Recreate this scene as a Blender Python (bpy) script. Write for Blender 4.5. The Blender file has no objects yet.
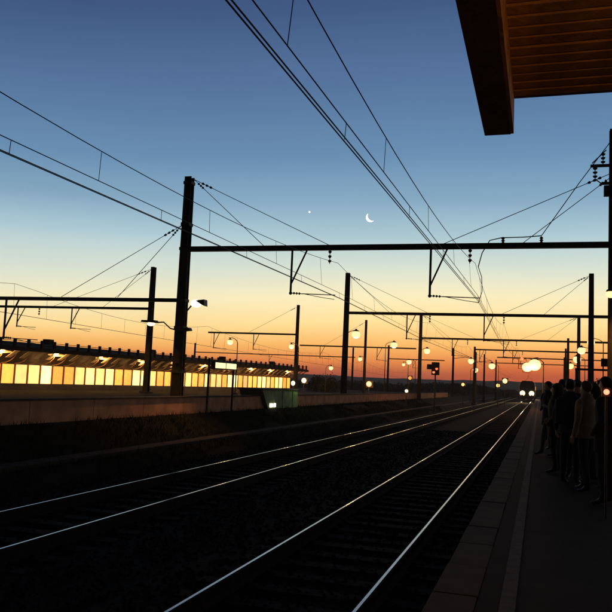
import bpy, bmesh, math, random
import numpy as np
from mathutils import Vector, Matrix, noise

SC = bpy.context.scene
COL = SC.collection
R = math.radians

# ------------------------------------------------------------------ camera
FPX, CH = 760.0, 2.05                       # focal length in photo pixels, eye height over rail top
YAW, PITCH, ROLL = R(17.275), R(5.614), R(2.5)
FW = Vector((-math.sin(YAW)*math.cos(PITCH), math.cos(YAW)*math.cos(PITCH), math.sin(PITCH)))
_rt = Vector((math.cos(YAW), math.sin(YAW), 0)); _up = _rt.cross(FW)
RT = _rt*math.cos(ROLL) + _up*math.sin(ROLL)
UP = _up*math.cos(ROLL) - _rt*math.sin(ROLL)
EYE = Vector((0, 0, CH))
def ray(px, py): return FW + RT*((px-306)/FPX) - UP*((py-306)/FPX)
def at(px, py, x=None, y=None, z=None):
    """photo pixel -> point on the plane x=, y= or z= on which the thing stands"""
    d = ray(px, py)
    t = (x/d.x) if x is not None else (y/d.y) if y is not None else ((z-CH)/d.z)
    return EYE + d*t
cam = bpy.data.cameras.new('camera'); cam_o = bpy.data.objects.new('camera', cam); COL.objects.link(cam_o)
cam.sensor_width = 36; cam.lens = 36*FPX/612; cam.clip_end = 20000; cam.clip_start = .05
m = Matrix.Identity(4)
for i in range(3): m[i][0] = RT[i]; m[i][1] = UP[i]; m[i][2] = -FW[i]; m[i][3] = EYE[i]
cam_o.matrix_world = m
SC.camera = cam_o

# ------------------------------------------------------------------ dusk sky
SUN_AZ = R(1)                               # afterglow sits over the track's far end
W = bpy.data.worlds.new('World'); SC.world = W; W.use_nodes = True
def srgb(*c): return tuple(((v/255)/12.92 if v/255 <= .04045 else ((v/255+.055)/1.055)**2.4) for v in c)
def build_sky():
    nt = W.node_tree; N, L = nt.nodes, nt.links
    bg = N['Background']
    sky = N.new('ShaderNodeTexSky'); sky.sky_type = 'NISHITA'; sky.sun_disc = False
    sky.sun_elevation = R(-3); sky.sun_rotation = SUN_AZ
    sky.air_density = 1; sky.dust_density = 1; sky.ozone_density = 2
    tc = N.new('ShaderNodeTexCoord'); nrm = N.new('ShaderNodeVectorMath'); nrm.operation = 'NORMALIZE'
    L.new(tc.outputs['Generated'], nrm.inputs[0])
    sep = N.new('ShaderNodeSeparateXYZ'); L.new(nrm.outputs[0], sep.inputs[0])
    asin = N.new('ShaderNodeMath'); asin.operation = 'ARCSINE'; L.new(sep.outputs['Z'], asin.inputs[0])
    mr = N.new('ShaderNodeMapRange'); mr.inputs['From Min'].default_value = 0; mr.inputs['From Max'].default_value = R(60)
    sa = N.new('ShaderNodeMapRange'); sa.interpolation_type = 'SMOOTHSTEP'      # orange band is deepest where the sun went down
    xs = N.new('ShaderNodeVectorMath'); xs.operation = 'DOT_PRODUCT'; xs.inputs[1].default_value = (math.cos(SUN_AZ), -math.sin(SUN_AZ), 0)
    L.new(nrm.outputs[0], xs.inputs[0])
    ab = N.new('ShaderNodeMath'); ab.operation = 'ABSOLUTE'; L.new(xs.outputs['Value'], ab.inputs[0])
    sa.inputs['From Min'].default_value = .12; sa.inputs['From Max'].default_value = .75
    sa.inputs['To Min'].default_value = 0; sa.inputs['To Max'].default_value = 1
    L.new(ab.outputs[0], sa.inputs[0])
    be = N.new('ShaderNodeMapRange'); be.interpolation_type = 'SMOOTHSTEP'; L.new(asin.outputs[0], be.inputs[0])
    be.inputs['From Min'].default_value = R(2.5); be.inputs['From Max'].default_value = R(10)
    be.inputs['To Min'].default_value = .50; be.inputs['To Max'].default_value = .12
    ex = N.new('ShaderNodeMath'); ex.operation = 'MULTIPLY_ADD'; L.new(sa.outputs[0], ex.inputs[0]); L.new(be.outputs[0], ex.inputs[1]); ex.inputs[2].default_value = 1
    es = N.new('ShaderNodeMath'); es.operation = 'MULTIPLY'; L.new(asin.outputs[0], es.inputs[0]); L.new(ex.outputs[0], es.inputs[1])
    L.new(es.outputs[0], mr.inputs[0])
    cr = N.new('ShaderNodeValToRGB'); L.new(mr.outputs[0], cr.inputs[0]); cr.color_ramp.interpolation = 'EASE'
    cr.color_ramp.interpolation = 'LINEAR'
    stops = [(0, (150, 72, 62)), (.8, (206, 96, 56)), (1.7, (240, 140, 70)), (3.0, (250, 184, 100)), (4.7, (250, 215, 144)), (6.8, (236, 224, 180)),
             (8.8, (203, 212, 197)), (11.2, (160, 187, 196)), (13.8, (124, 157, 180)), (17.0, (96, 131, 163)), (22.5, (76, 105, 143)), (28, (56, 79, 118)),
             (40, (22, 32, 58)), (60, (7, 10, 20))]
    e = cr.color_ramp.elements
    while len(e) < len(stops): e.new(.5)
    for k, (d, c) in zip(e, stops): k.position = d/60
    for k, (d, c) in zip(cr.color_ramp.elements, stops): k.color = (*srgb(*c), 1)
    # towards the sunset the low sky is redder and brighter, away from it the whole sky is darker
    dot = N.new('ShaderNodeVectorMath'); dot.operation = 'DOT_PRODUCT'; L.new(nrm.outputs[0], dot.inputs[0])
    dot.inputs[1].default_value = (math.sin(SUN_AZ), math.cos(SUN_AZ), 0)
    fall = N.new('ShaderNodeMapRange'); fall.interpolation_type = 'SMOOTHSTEP'
    fall.inputs['From Min'].default_value = -.7; fall.inputs['From Max'].default_value = .85
    fall.inputs['To Min'].default_value = .05; fall.inputs['To Max'].default_value = 1.0
    L.new(dot.outputs['Value'], fall.inputs[0])
    mul = N.new('ShaderNodeVectorMath'); mul.operation = 'SCALE'
    L.new(cr.outputs[0], mul.inputs[0]); L.new(fall.outputs[0], mul.inputs['Scale'])
    # red glow low over the place where the sun went down
    g1 = N.new('ShaderNodeMapRange'); g1.interpolation_type = 'SMOOTHSTEP'
    g1.inputs['From Min'].default_value = .988; g1.inputs['From Max'].default_value = 1.0
    L.new(dot.outputs['Value'], g1.inputs[0])
    g2 = N.new('ShaderNodeMapRange'); g2.interpolation_type = 'SMOOTHSTEP'
    g2.inputs['From Min'].default_value = R(3.4); g2.inputs['From Max'].default_value = 0
    L.new(asin.outputs[0], g2.inputs[0])
    gm = N.new('ShaderNodeMath'); gm.operation = 'MULTIPLY'; L.new(g1.outputs[0], gm.inputs[0]); L.new(g2.outputs[0], gm.inputs[1])
    red = N.new('ShaderNodeMix'); red.data_type = 'RGBA'
    L.new(gm.outputs[0], red.inputs['Factor']); L.new(mul.outputs[0], red.inputs['A']); red.inputs['B'].default_value = (*srgb(216, 92, 46), 1)
    # the physical twilight underneath
    sc = N.new('ShaderNodeVectorMath'); sc.operation = 'SCALE'; sc.inputs['Scale'].default_value = .08
    L.new(sky.outputs[0], sc.inputs[0])
    add = N.new('ShaderNodeVectorMath'); add.operation = 'ADD'; L.new(red.outputs['Result'], add.inputs[0]); L.new(sc.outputs[0], add.inputs[1])
    no = N.new('ShaderNodeTexNoise'); no.inputs['Scale'].default_value = 3.5; no.inputs['Detail'].default_value = 5
    mp = N.new('ShaderNodeMapping'); mp.inputs['Scale'].default_value = (1, 1, 6); L.new(nrm.outputs[0], mp.inputs['Vector']); L.new(mp.outputs[0], no.inputs['Vector'])
    nr = N.new('ShaderNodeMapRange'); nr.inputs['To Min'].default_value = .93; nr.inputs['To Max'].default_value = 1.07; L.new(no.outputs['Fac'], nr.inputs[0])
    un = N.new('ShaderNodeVectorMath'); un.operation = 'SCALE'; L.new(add.outputs[0], un.inputs[0]); L.new(nr.outputs[0], un.inputs['Scale']); add = un
    L.new(add.outputs[0], bg.inputs['Color']); bg.inputs['Strength'].default_value = 1.2
build_sky()
sun = bpy.data.lights.new('sun', 'SUN'); sun.energy = .02; sun.angle = R(15); sun.color = (1, .5, .25)
sun_o = bpy.data.objects.new('sun', sun); COL.objects.link(sun_o)
sun_o.rotation_euler = (R(-89), 0, 0)
sun_o.rotation_euler = Vector((-math.sin(SUN_AZ), -math.cos(SUN_AZ), -.03)).to_track_quat('-Z', 'Y').to_euler()
vs = SC.view_settings
vs.view_transform = 'Standard'; vs.look = 'None'; vs.gamma = 1; vs.exposure = 0

# ------------------------------------------------------------------ materials
MATS = {}
def mat(name, col, rough=.8, metal=0, var=.25, scale=8, bump=.2, bscale=40, emit=None, es=0, spec=.3, dirt=None):
    if name in MATS: return MATS[name]
    M = bpy.data.materials.new(name); M.use_nodes = True; MATS[name] = M
    N, L = M.node_tree.nodes, M.node_tree.links; b = N['Principled BSDF']
    b.inputs['Roughness'].default_value = rough; b.inputs['Metallic'].default_value = metal
    b.inputs['Specular IOR Level'].default_value = spec
    tc = N.new('ShaderNodeTexCoord')
    n = N.new('ShaderNodeTexNoise'); n.inputs['Scale'].default_value = scale; n.inputs['Detail'].default_value = 6
    L.new(tc.outputs['Object'], n.inputs['Vector'])
    cr = N.new('ShaderNodeValToRGB'); L.new(n.outputs['Fac'], cr.inputs[0])
    lo = tuple(c*(1-var) for c in col); hi = tuple(min(1, c*(1+var)) for c in col)
    if dirt: lo = dirt
    cr.color_ramp.elements[0].position = .32; cr.color_ramp.elements[1].position = .68
    cr.color_ramp.elements[0].color = (*lo, 1); cr.color_ramp.elements[1].color = (*hi, 1)
    L.new(cr.outputs[0], b.inputs['Base Color'])
    if bump:
        n2 = N.new('ShaderNodeTexNoise'); n2.inputs['Scale'].default_value = bscale; n2.inputs['Detail'].default_value = 4
        L.new(tc.outputs['Object'], n2.inputs['Vector'])
        bp = N.new('ShaderNodeBump'); bp.inputs['Strength'].default_value = bump; bp.inputs['Distance'].default_value = .02
        L.new(n2.outputs['Fac'], bp.inputs['Height']); L.new(bp.outputs[0], b.inputs['Normal'])
    if emit:
        b.inputs['Emission Color'].default_value = (*emit, 1); b.inputs['Emission Strength'].default_value = es
    return M
def lit_window(name, c, s):
    """a curtained pane with the room's light behind it: uneven emission"""
    M = mat(name, (.5, .4, .25), .3, emit=c, es=s, bump=0); N, L = M.node_tree.nodes, M.node_tree.links
    b = N['Principled BSDF']; tc = N.new('ShaderNodeTexCoord'); w = N.new('ShaderNodeTexWave'); w.bands_direction = 'Y'
    w.inputs['Scale'].default_value = 3.2; w.inputs['Distortion'].default_value = 2.5; w.inputs['Detail'].default_value = 3
    mp = N.new('ShaderNodeMapping'); oi = N.new('ShaderNodeObjectInfo')
    L.new(tc.outputs['Object'], mp.inputs['Vector']); L.new(oi.outputs['Random'], mp.inputs['Location'])
    L.new(mp.outputs[0], w.inputs['Vector'])
    r = N.new('ShaderNodeMapRange'); r.inputs['To Min'].default_value = s*.6; r.inputs['To Max'].default_value = s*1.1
    L.new(w.outputs['Fac'], r.inputs[0]); L.new(r.outputs[0], b.inputs['Emission Strength'])
    return M
STEEL = mat('dark_galvanised_steel', (.055, .05, .046), .65, .3, .35, 5)
MASTM = mat('weathered_mast_steel', (.03, .024, .019), .75, .2, .4, 3)
WIREM = mat('copper_wire', (.03, .026, .022), .6, .4, .2, 20, 0)
PORC = mat('brown_insulator', (.05, .03, .022), .3, 0, .2, 20, 0)
RUST = mat('rusty_rail_web', (.020, .013, .009), .9, 0, .4, 12, spec=.05)
HEAD = mat('polished_rail_head', (.42, .42, .42), .2, 1, .18, 2.2, .04, 30)
SLEEP = mat('concrete_sleeper', (.022, .019, .016), .95, 0, .35, 6, .4, spec=.05)
BALL = mat('ballast', (.012, .0105, .009), .95, 0, .5, 14, 1.0, 22, spec=.03)
STONE = mat('ballast_stone', (.015, .013, .011), .95, 0, .5, 3, .3, spec=.03)
EARTH = mat('trackside_earth', (.016, .013, .008), .95, 0, .5, 1.2, .8, 9, spec=.03)
GRASSM = mat('grass_blade', (.022, .026, .009), .9, 0, .5, 2, 0, spec=.03)
ASPH = mat('platform_asphalt', (.014, .012, .010), .85, 0, .35, 2.5, .5, 120, spec=.06)
COPE = mat('coping_concrete', (.05, .036, .024), .85, 0, .3, 3, .4, 60, spec=.08)
LINE = mat('worn_line_paint', (.06, .035, .018), .85, 0, .3, 9, .3, 90, dirt=(.018, .013, .009))
CONC = mat('panel_concrete', (.42, .20, .105), .9, 0, .3, 1.6, .4, 30)
COPE2 = mat('dark_concrete', (.035, .028, .022), .9, 0, .3, 2, .4)
GREENC = mat('mossy_green_paint', (.15, .21, .10), .8, 0, .35, 2.2, .3)
PLINTH = mat('dark_plinth', (.06, .05, .045), .85, 0, .3, 2)
ROOFM = mat('dark_roof_metal', (.035, .028, .024), .85, 0, .3, 3, spec=.05)
SOFFIT = mat('timber_board', (.42, .22, .09), .75, 0, .35, 5, .5, 18)
FASCIA = mat('fascia_timber', (.10, .055, .032), .8, 0, .35, 4, .4, 20)
PANECR = lit_window('window_cream_light', (1, .66, .20), 2.2)
PANEOR = lit_window('window_amber_light', (1, .43, .06), 1.6)
PANEHI = lit_window('window_bright_light', (1, .72, .26), 2.4)
PANEMD = lit_window('window_warm_light', (1, .60, .18), 1.3)
DARK = mat('black_paint', (.02, .02, .02), .5, 0, .3, 5)
SODIUM = (1, .48, .14)
LAMPM = mat('sodium_lamp_glass', (.9, .8, .6), .3, emit=(1, .68, .30), es=1.6, bump=0)
LAMPW = mat('white_lamp_glass', (.9, .9, .85), .3, emit=(1, .86, .58), es=1.7, bump=0)
LAMPO = mat('orange_flood_glass', (.9, .7, .5), .3, emit=(1, .56, .22), es=2.2, bump=0)
REDM = mat('red_signal_glass', (.6, .05, .03), .3, emit=(1, .10, .03), es=4, bump=0)
AMBER = mat('dim_amber_glass', (.6, .3, .08), .3, emit=(1, .42, .08), es=1.0, bump=0)
DIML = mat('dim_canopy_lamp_glass', (.7, .5, .2), .3, emit=(1, .50, .10), es=1.0, bump=0)
HEADL = mat('headlight_glass', (.95, .9, .8), .2, emit=(1, .74, .40), es=2.4, bump=0)
MOONM = mat('moonlit_rock', (.6, .6, .6), .9, emit=(1, .96, .84), es=1.6, bump=0, var=.1)

# ------------------------------------------------------------------ mesh helpers
class MB:
    def __init__(s): s.v = []; s.f = []; s.mi = []; s.m = 0
    def add(s, vs, fs):
        o = len(s.v); s.v += [tuple(p) for p in vs]; s.f += [tuple(i+o for i in f) for f in fs]; s.mi += [s.m]*len(fs); return s
    def box(s, x0, x1, y0, y1, z0, z1):
        return s.add([(x0,y0,z0),(x1,y0,z0),(x1,y1,z0),(x0,y1,z0),(x0,y0,z1),(x1,y0,z1),(x1,y1,z1),(x0,y1,z1)],
                     [(0,3,2,1),(4,5,6,7),(0,1,5,4),(1,2,6,5),(2,3,7,6),(3,0,4,7)])
    def cbox(s, x0, x1, y0, y1, z0, z1, c=.02):
        """box with chamfered top and vertical edges"""
        def ring(d, z): 
            a, b, p, q = x0+d, x1-d, y0+d, y1-d
            k = c
            return [(a+k,p,z),(b-k,p,z),(b,p+k,z),(b,q-k,z),(b-k,q,z),(a+k,q,z),(a,q-k,z),(a,p+k,z)]
        v = ring(0, z0)+ring(0, z1-c)+ring(c*.7, z1)
        f = [tuple(range(7,-1,-1)), tuple(range(16,24))]
        for l in (0, 8):
            for i in range(8): j = (i+1) % 8; f.append((l+i, l+j, l+8+j, l+8+i))
        return s.add(v, f)
    def prism(s, prof, a, b, axis='y'):
        n = len(prof)
        P = {'y': lambda p, t: (p[0], t, p[1]), 'x': lambda p, t: (t, p[0], p[1]), 'z': lambda p, t: (p[0], p[1], t)}[axis]
        return s.add([P(p, a) for p in prof]+[P(p, b) for p in prof],
                     [tuple(range(n)), tuple(range(2*n-1, n-1, -1))]+[(i, (i+1) % n, n+(i+1) % n, n+i)[::-1] for i in range(n)])
    def tube(s, pts, r, n=6, caps=True):
        pts = [Vector(p) for p in pts]; rs = r if isinstance(r, (list, tuple)) else [r]*len(pts)
        t0 = (pts[1]-pts[0]).normalized(); u = t0.orthogonal().normalized(); vs = []; fs = []
        for i, p in enumerate(pts):
            t = (pts[min(i+1, len(pts)-1)]-pts[max(i-1, 0)]).normalized()
            u = (u-t*u.dot(t)).normalized(); w = t.cross(u)
            for k in range(n):
                a = 2*math.pi*k/n; vs.append(p+(u*math.cos(a)+w*math.sin(a))*rs[i])
        for i in range(len(pts)-1):
            for k in range(n): fs.append((i*n+k, i*n+(k+1) % n, (i+1)*n+(k+1) % n, (i+1)*n+k))
        if caps: fs += [tuple(range(n-1, -1, -1)), tuple(range((len(pts)-1)*n, len(pts)*n))]
        return s.add(vs, fs)
    def ball(s, c, r, n=12, k=8):
        rr = r if isinstance(r, (tuple, list)) else (r, r, r); vs = [(c[0], c[1], c[2]-rr[2])]; fs = []
        for j in range(1, k):
            a = math.pi*j/k
            for i in range(n):
                b = 2*math.pi*i/n
                vs.append((c[0]+rr[0]*math.sin(a)*math.cos(b), c[1]+rr[1]*math.sin(a)*math.sin(b), c[2]-rr[2]*math.cos(a)))
        vs.append((c[0], c[1], c[2]+rr[2]))
        for i in range(n): fs.append((0, 1+(i+1) % n, 1+i)); fs.append((len(vs)-1, 1+(k-2)*n+i, 1+(k-2)*n+(i+1) % n))
        for j in range(k-2):
            for i in range(n): fs.append((1+j*n+i, 1+j*n+(i+1) % n, 1+(j+1)*n+(i+1) % n, 1+(j+1)*n+i))
        return s.add(vs, fs)
    def lathe(s, c, prof, n=12):
        """profile (radius, z) about a vertical axis at c"""
        vs = []; fs = []
        for r, z in prof:
            for i in range(n): b = 2*math.pi*i/n; vs.append((c[0]+r*math.cos(b), c[1]+r*math.sin(b), c[2]+z))
        for j in range(len(prof)-1):
            for i in range(n): fs.append((j*n+i, j*n+(i+1) % n, (j+1)*n+(i+1) % n, (j+1)*n+i))
        fs += [tuple(range(n-1, -1, -1)), tuple(range((len(prof)-1)*n, len(prof)*n))]
        return s.add(vs, fs)
    def mesh(s, name, mats, smooth=False):
        me = bpy.data.meshes.new(name); me.from_pydata(s.v, [], s.f)
        for M in (mats if isinstance(mats, (list, tuple)) else [mats]): me.materials.append(M)
        me.polygons.foreach_set('material_index', s.mi)
        if smooth: me.polygons.foreach_set('use_smooth', [True]*len(s.f))
        me.update(); return me
    def build(s, name, mats, parent=None, smooth=False):
        return link(name, s.mesh(name, mats, smooth), parent)
def link(name, data, parent=None, loc=None):
    o = bpy.data.objects.new(name, data); COL.objects.link(o)
    if parent: o.parent = parent
    if loc is not None: o.location = loc
    return o
def tag(o, label, cat, group=None):
    o['label'] = label; o['category'] = cat
    if group: o['group'] = group
    return o
def thing(name, label, cat, loc=(0, 0, 0), group=None):
    return tag(link(name, None, None, loc), label, cat, group)
def kind(o, k): o['kind'] = k; return o
rng = random.Random(7)

# ================================================================== SETTING
GZ = -.42
def ground():
    mb = MB(); xs = [-4000, -900, -200, -60, 0, 40, 200, 900, 4000]; ys = [-300, -60, 0, 60, 160, 400, 1200, 6000]
    for y in ys:
        for x in xs: mb.v.append((x, y, GZ))
    n = len(xs)
    for j in range(len(ys)-1):
        for i in range(n-1): mb.f.append((j*n+i, j*n+i+1, (j+1)*n+i+1, (j+1)*n+i)); mb.mi.append(0)
    kind(mb.build('ground', EARTH), 'structure')
ground()
def ballast():
    mb = MB(); xs = [-9.3, -8.6, -8.0, -7.4, -6.6, -5.8, -5.2, -4.6, -3.9, -3.1, -2.3, -1.6, -1.1, -.80]
    hs = [GZ-.03, -.22, -.19, -.2, -.215, -.2, -.19, -.22, -.19, -.2, -.215, -.2, -.20, -.22]
    ys = list(np.arange(-4, 60, .8))+list(np.arange(60, 340, 8.))
    n = len(xs)
    for y in ys:
        for x, h in zip(xs, hs): mb.v.append((x, y, h+.02*noise.noise((x*2, y*1.5, 0))))
    for j in range(len(ys)-1):
        for i in range(n-1): mb.f.append((j*n+i, j*n+i+1, (j+1)*n+i+1, (j+1)*n+i)); mb.mi.append(0)
    kind(mb.build('ballast_bed', BALL, smooth=True), 'structure')
    # loose stones on top
    r = np.random.default_rng(3); K = 30000
    y = 3+37*r.random(K)**1.5; x = -9+8.15*r.random(K); s = .018+.022*r.random(K)
    base = np.array([(1,0,0),(-1,0,0),(0,1,0),(0,-1,0),(0,0,1),(0,0,-1)], float)
    V = base[None]*(.6+.6*r.random((K, 6, 1)))+.25*(r.random((K, 6, 3))-.5)
    a = r.random(K)*6.28; c, sn = np.cos(a), np.sin(a)
    V = np.stack([V[..., 0]*c[:, None]-V[..., 1]*sn[:, None], V[..., 0]*sn[:, None]+V[..., 1]*c[:, None], V[..., 2]*.7], -1)*s[:, None, None]
    V += np.stack([x, y, np.full(K, -.19)+.015*r.random(K)], -1)[:, None]
    F = np.array([(0,2,4),(2,1,4),(1,3,4),(3,0,4),(2,0,5),(1,2,5),(3,1,5),(0,3,5)])
    F = (F[None]+6*np.arange(K)[:, None, None]).reshape(-1, 3)
    me = bpy.data.meshes.new('ballast_stones'); me.from_pydata(V.reshape(-1, 3).tolist(), [], F.tolist()); me.materials.append(STONE)
    o = kind(link('ballast_stones', me), 'stuff'); o['label'] = 'loose dark ballast stones around the sleepers'
ballast()

# ---- tracks
def track(xc, label, near_n):
    t = thing('railway_track', label, 'railway track', (xc, 0, 0), 'railway tracks between the platforms')
    prof = [(-.07,-.172),(.07,-.172),(.07,-.16),(.012,-.135),(.010,-.045),(.036,-.035),(.036,-.010),(.028,-.002),(.015,0),(-.015,0),(-.028,-.002),(-.036,-.010),(-.036,-.035),(-.010,-.045),(-.012,-.135),(-.07,-.16)]
    for sx in (-.7535, .7535):
        mb = MB(); ys = [-4, 20, 60, 120, 200, 330]; n = len(prof)
        for y in ys:
            for px, pz in prof: mb.v.append((sx+px, y, pz))
        for j in range(len(ys)-1):
            for i in range(n):
                k = (i+1) % n
                mb.f.append((j*n+i, (j+1)*n+i, (j+1)*n+k, j*n+k)); mb.mi.append(1 if i == 8 else 0)
        mb.build('rail', [RUST, HEAD], t)
    mb = MB(); mb.cbox(-1.25, 1.25, -.13, .13, -.37, -.176, .02); mb.m = 1
    for sx in (-.7535, .7535):
        mb.box(sx-.15, sx+.15, -.08, .08, -.178, -.173)
        for d in (-.105, .105): mb.box(sx+d-.025, sx+d+.025, -.05, .05, -.173, -.145)
    me = mb.mesh('sleeper', [SLEEP, RUST])
    for i in range(near_n):
        o = link('sleeper', me, t, (rng.uniform(-.02, .02), -3.4+.6*i, rng.uniform(-.012, .006)))
    mb = MB()
    for i in range(near_n, 500): y = -3.4+.6*i; mb.box(-1.25, 1.25, y-.13, y+.13, -.37, -.176)
    kind(mb.build('far_sleepers', SLEEP, t), 'stuff')
track(-2.33, 'shiny railway track running right beside the near platform edge', 120)
track(-6.60, 'railway track farther left beyond the near one, by the grass strip', 120)

# ---- cable trough along the grass
BANK = [(-9.0, GZ-.04), (-9.4, -.40), (-10.15, -.07), (-10.25, -.05), (-10.85, -.05), (-12.5, .62), (-12.9, .62)]
def bank_z(x):
    for (a, za), (b, zb) in zip(BANK, BANK[1:]):
        if b <= x <= a: return za+(zb-za)*(x-a)/(b-a)
    return GZ
def bank():
    mb = MB(); ys = list(np.arange(-6, 70, 1.))+list(np.arange(70, 240, 8.)); xs = []
    for (a, _), (b, _) in zip(BANK, BANK[1:]):
        k = max(1, int((a-b)/.35)); xs += [a+(b-a)*i/k for i in range(k)]
    xs.append(BANK[-1][0]); n = len(xs)
    for y in ys:
        for x in xs: mb.v.append((x, y, bank_z(x)+(.05*noise.noise((x*1.3, y*.9, 4)) if -12.4 < x < -9.2 and not -10.95 < x < -10.15 else 0)))
    for j in range(len(ys)-1):
        for i in range(n-1): mb.f.append((j*n+i, (j+1)*n+i, (j+1)*n+i+1, j*n+i+1)); mb.mi.append(0)
    kind(mb.build('grass_bank', EARTH, smooth=True), 'structure')
bank()
def trough():
    o = kind(MB().box(-10.80, -10.30, -4, 200, -.12, -.02).build('path', COPE2), 'structure')
    me = MB().cbox(-.26, .26, -.485, .485, 0, .05, .012).mesh('lid', COPE)
    for i in range(80):
        l = link('lid', me, o, (-10.55+rng.uniform(-.015, .015), 6+i, -.017)); l.rotation_euler.z = rng.uniform(-.02, .02)
trough()
def grass():
    r = np.random.default_rng(5); K = 52000
    y = 8+75*r.random(K)**1.3; x = -12.62+3.2*r.random(K)
    keep = (np.abs(x+10.55) > .3) & (np.array([noise.noise((a*.8, b*.3, 3.)) for a, b in zip(x, y)]) > -.25)
    x, y = x[keep], y[keep]; K = len(x)
    h = .04+.2*r.random(K)**2; a = r.random(K)*6.28; w = .008+.010*r.random(K); le = 1.1*(r.random((K, 2))-.5)*h[:, None]
    z0 = np.array([bank_z(a) for a in x])-.03
    A = np.stack([x-np.cos(a)*w, y-np.sin(a)*w, z0], -1); B = np.stack([x+np.cos(a)*w, y+np.sin(a)*w, z0], -1)
    C = np.stack([x+le[:, 0], y+le[:, 1], z0+h], -1)
    V = np.stack([A, B, C], 1).reshape(-1, 3)
    me = bpy.data.meshes.new('grass'); me.from_pydata(V.tolist(), [], np.arange(3*K).reshape(-1, 3).tolist()); me.materials.append(GRASSM)
    o = kind(link('grass', me), 'stuff'); o['label'] = 'rough short grass on the bank below the wall'
grass()

# ---- near platform
PZ = .50
def near_platform():
    p = kind(MB().box(-.42, 9, -6, 230, GZ, PZ-.004).build('platform', ASPH), 'structure')
    MB().box(-.70, -.424, -6, 230, GZ, PZ-.13).build('platform_edge_wall', COPE2, p)
    me = MB().cbox(-.17, .17, -.494, .494, -.12, 0, .012).mesh('coping_stone', COPE)
    for i in range(120):
        s = link('coping_stone', me, p, (-.592+rng.uniform(-.006, .006), -5.5+i, PZ+rng.uniform(-.004, .004)))
    MB().box(-.76, -.424, 114, 230, PZ-.12, PZ).build('far_coping', COPE, p)
    MB().box(-.26, -.15, -6, 230, PZ-.004, PZ+.004).build('safety_line', LINE, p)
near_platform()

# ---- far parapet wall, slab and station building on the left
def parapet():
    t = thing('parapet_wall', 'long low brown concrete panel wall along the far side of the tracks', 'wall', (-12.7, 0, .56))
    def panel(y0, y1):
        mb = MB(); mb.box(-.12, 0, y0+.012, y1-.012, 0, .66); mb.build('panel', CONC, t)
        MB().cbox(-.2, .05, y0+.006, y1-.006, .662, .72, .012).build('coping', COPE2, t)
    y = 8.
    while y < 32.5: panel(y, y+3); y += 3
    y = 39.6
    while y < 110: panel(y, y+3.); y += 3.
    kind(MB().box(-60, -12.95, -10, 130, GZ-.01, .78).build('far_platform', ASPH), 'structure')
parapet()

def station():
    A, B = Vector((-31, 24, 0)), Vector((-26.9, 82.5, 0))
    d = (B-A); Ln = d.length; ang = math.atan2(d.y, d.x)
    t = thing('station_building', 'long low station building with a row of glowing windows under a dark canopy', 'station building', (A.x, A.y, .78))
    t.rotation_euler.z = ang               # local x runs along the front, local -y faces the tracks
    bay = 1.12; n = int(Ln/bay)
    MB().box(0, n*bay, 0, 7, 0, .36).build('plinth', PLINTH, t)
    MB().box(0, n*bay, .12, 7, 1.50, 2.55).build('upper_wall', PLINTH, t)
    MB().box(0, n*bay, .5, 7, .36, 1.498).build('back_wall', PLINTH, t)
    pane = {}
    for nm, M in (('c', PANECR), ('o', PANEOR), ('m', PANEMD), ('h', PANEHI)):
        pane[nm] = MB().box(.05, bay-.05, .10, .12, .365, 1.495).mesh('pane', M)
    mul = MB().box(-.045, .045, .03, .14, .362, 1.498).mesh('mullion', mat('mullion_glow_tint', (.22, .07, .03), .7, 0, .3, 5))  # orange-red base colour stands in for window glow on the mullions
    pat = 'ccmocchocccoomchoomcchooccmooohcoocmmoccomoochmoccoomhcocmcoo'
    for i in range(n):
        link('pane', pane[pat[i % len(pat)]], t, (i*bay, 0, 0))
        if i: link('mullion', mul, t, (i*bay, 0, 0))
    # canopy: sloping deck carried on curved brackets
    MB().prism([(-1.9, 2.36), (-1.9, 2.48), (.3, 2.86), (.3, 2.72)], -.5, n*bay+.3, 'x').build('canopy', ROOFM, t)
    MB().box(-.5, n*bay+.5, .301, 7.2, 2.556, 2.75).build('roof', ROOFM, t)
    MB().box(-.5, n*bay+.3, -1.98, -1.905, 2.26, 2.50).build('gutter', ROOFM, t)
    mb = MB(); pts = [(0, .1, 1.55)]+[(0, -1.2*math.sin(a)+.1, 1.55+.95*(1-math.cos(a))) for a in [R(18*k) for k in range(1, 6)]]
    mb.tube(pts, [.03, .03, .028, .028, .025, .025], 6); br = mb.mesh('bracket', SOFFIT)
    gl = MB().prism([(-.9, 1.86), (-.9, 1.89), (-1.6, 2.31), (-1.6, 2.28)], .1, .5, 'x').mesh('glazing_blade', mat('frosted_glass', (.35, .27, .18), .35, 0, .3, 4, 0))
    post = MB().box(-.07, .07, -1.86, -1.72, 2.50, 2.95).mesh('roof_post', ROOFM)
    for i in range(n+1):
        link('roof_post', post, t, (i*bay+.02, 0, 0))
        link('bracket', br, t, (i*bay, 0, 0)); link('glazing_blade', gl, t, (i*bay+.25, 0, 0))
    for z in (2.66, 2.83): MB().tube([(0, -1.79, z), (n*bay, -1.79, z)], .018, 5).build('roof_rail', ROOFM, t)
    lm = MB().ball((0, 0, 0), (.85, .16, .075), 14, 6).mesh('ceiling_lamp', DIML, True)
    ho = MB().box(-.5, .5, -.12, .12, .075, .12).mesh('lamp_housing', DARK)
    k = 2.6
    while k < n*bay:
        o = link('ceiling_lamp', lm, t, (k, -1.2, 2.18)); link('lamp_housing', ho, o)
        L = bpy.data.lights.new('ceiling_lamp_light', 'POINT'); L.energy = 130; L.color = (1, .5, .15); L.shadow_soft_size = .2
        lo = link('ceiling_lamp_light', L, o, (0, -.1, -.18)); k += 4.7
    for k in (6.7, 19, 31.5, 44, 56): MB().box(k-.25, k+.25, 1.2, 1.7, 2.75, 3.25).build('chimney', ROOFM, t)
station()

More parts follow.
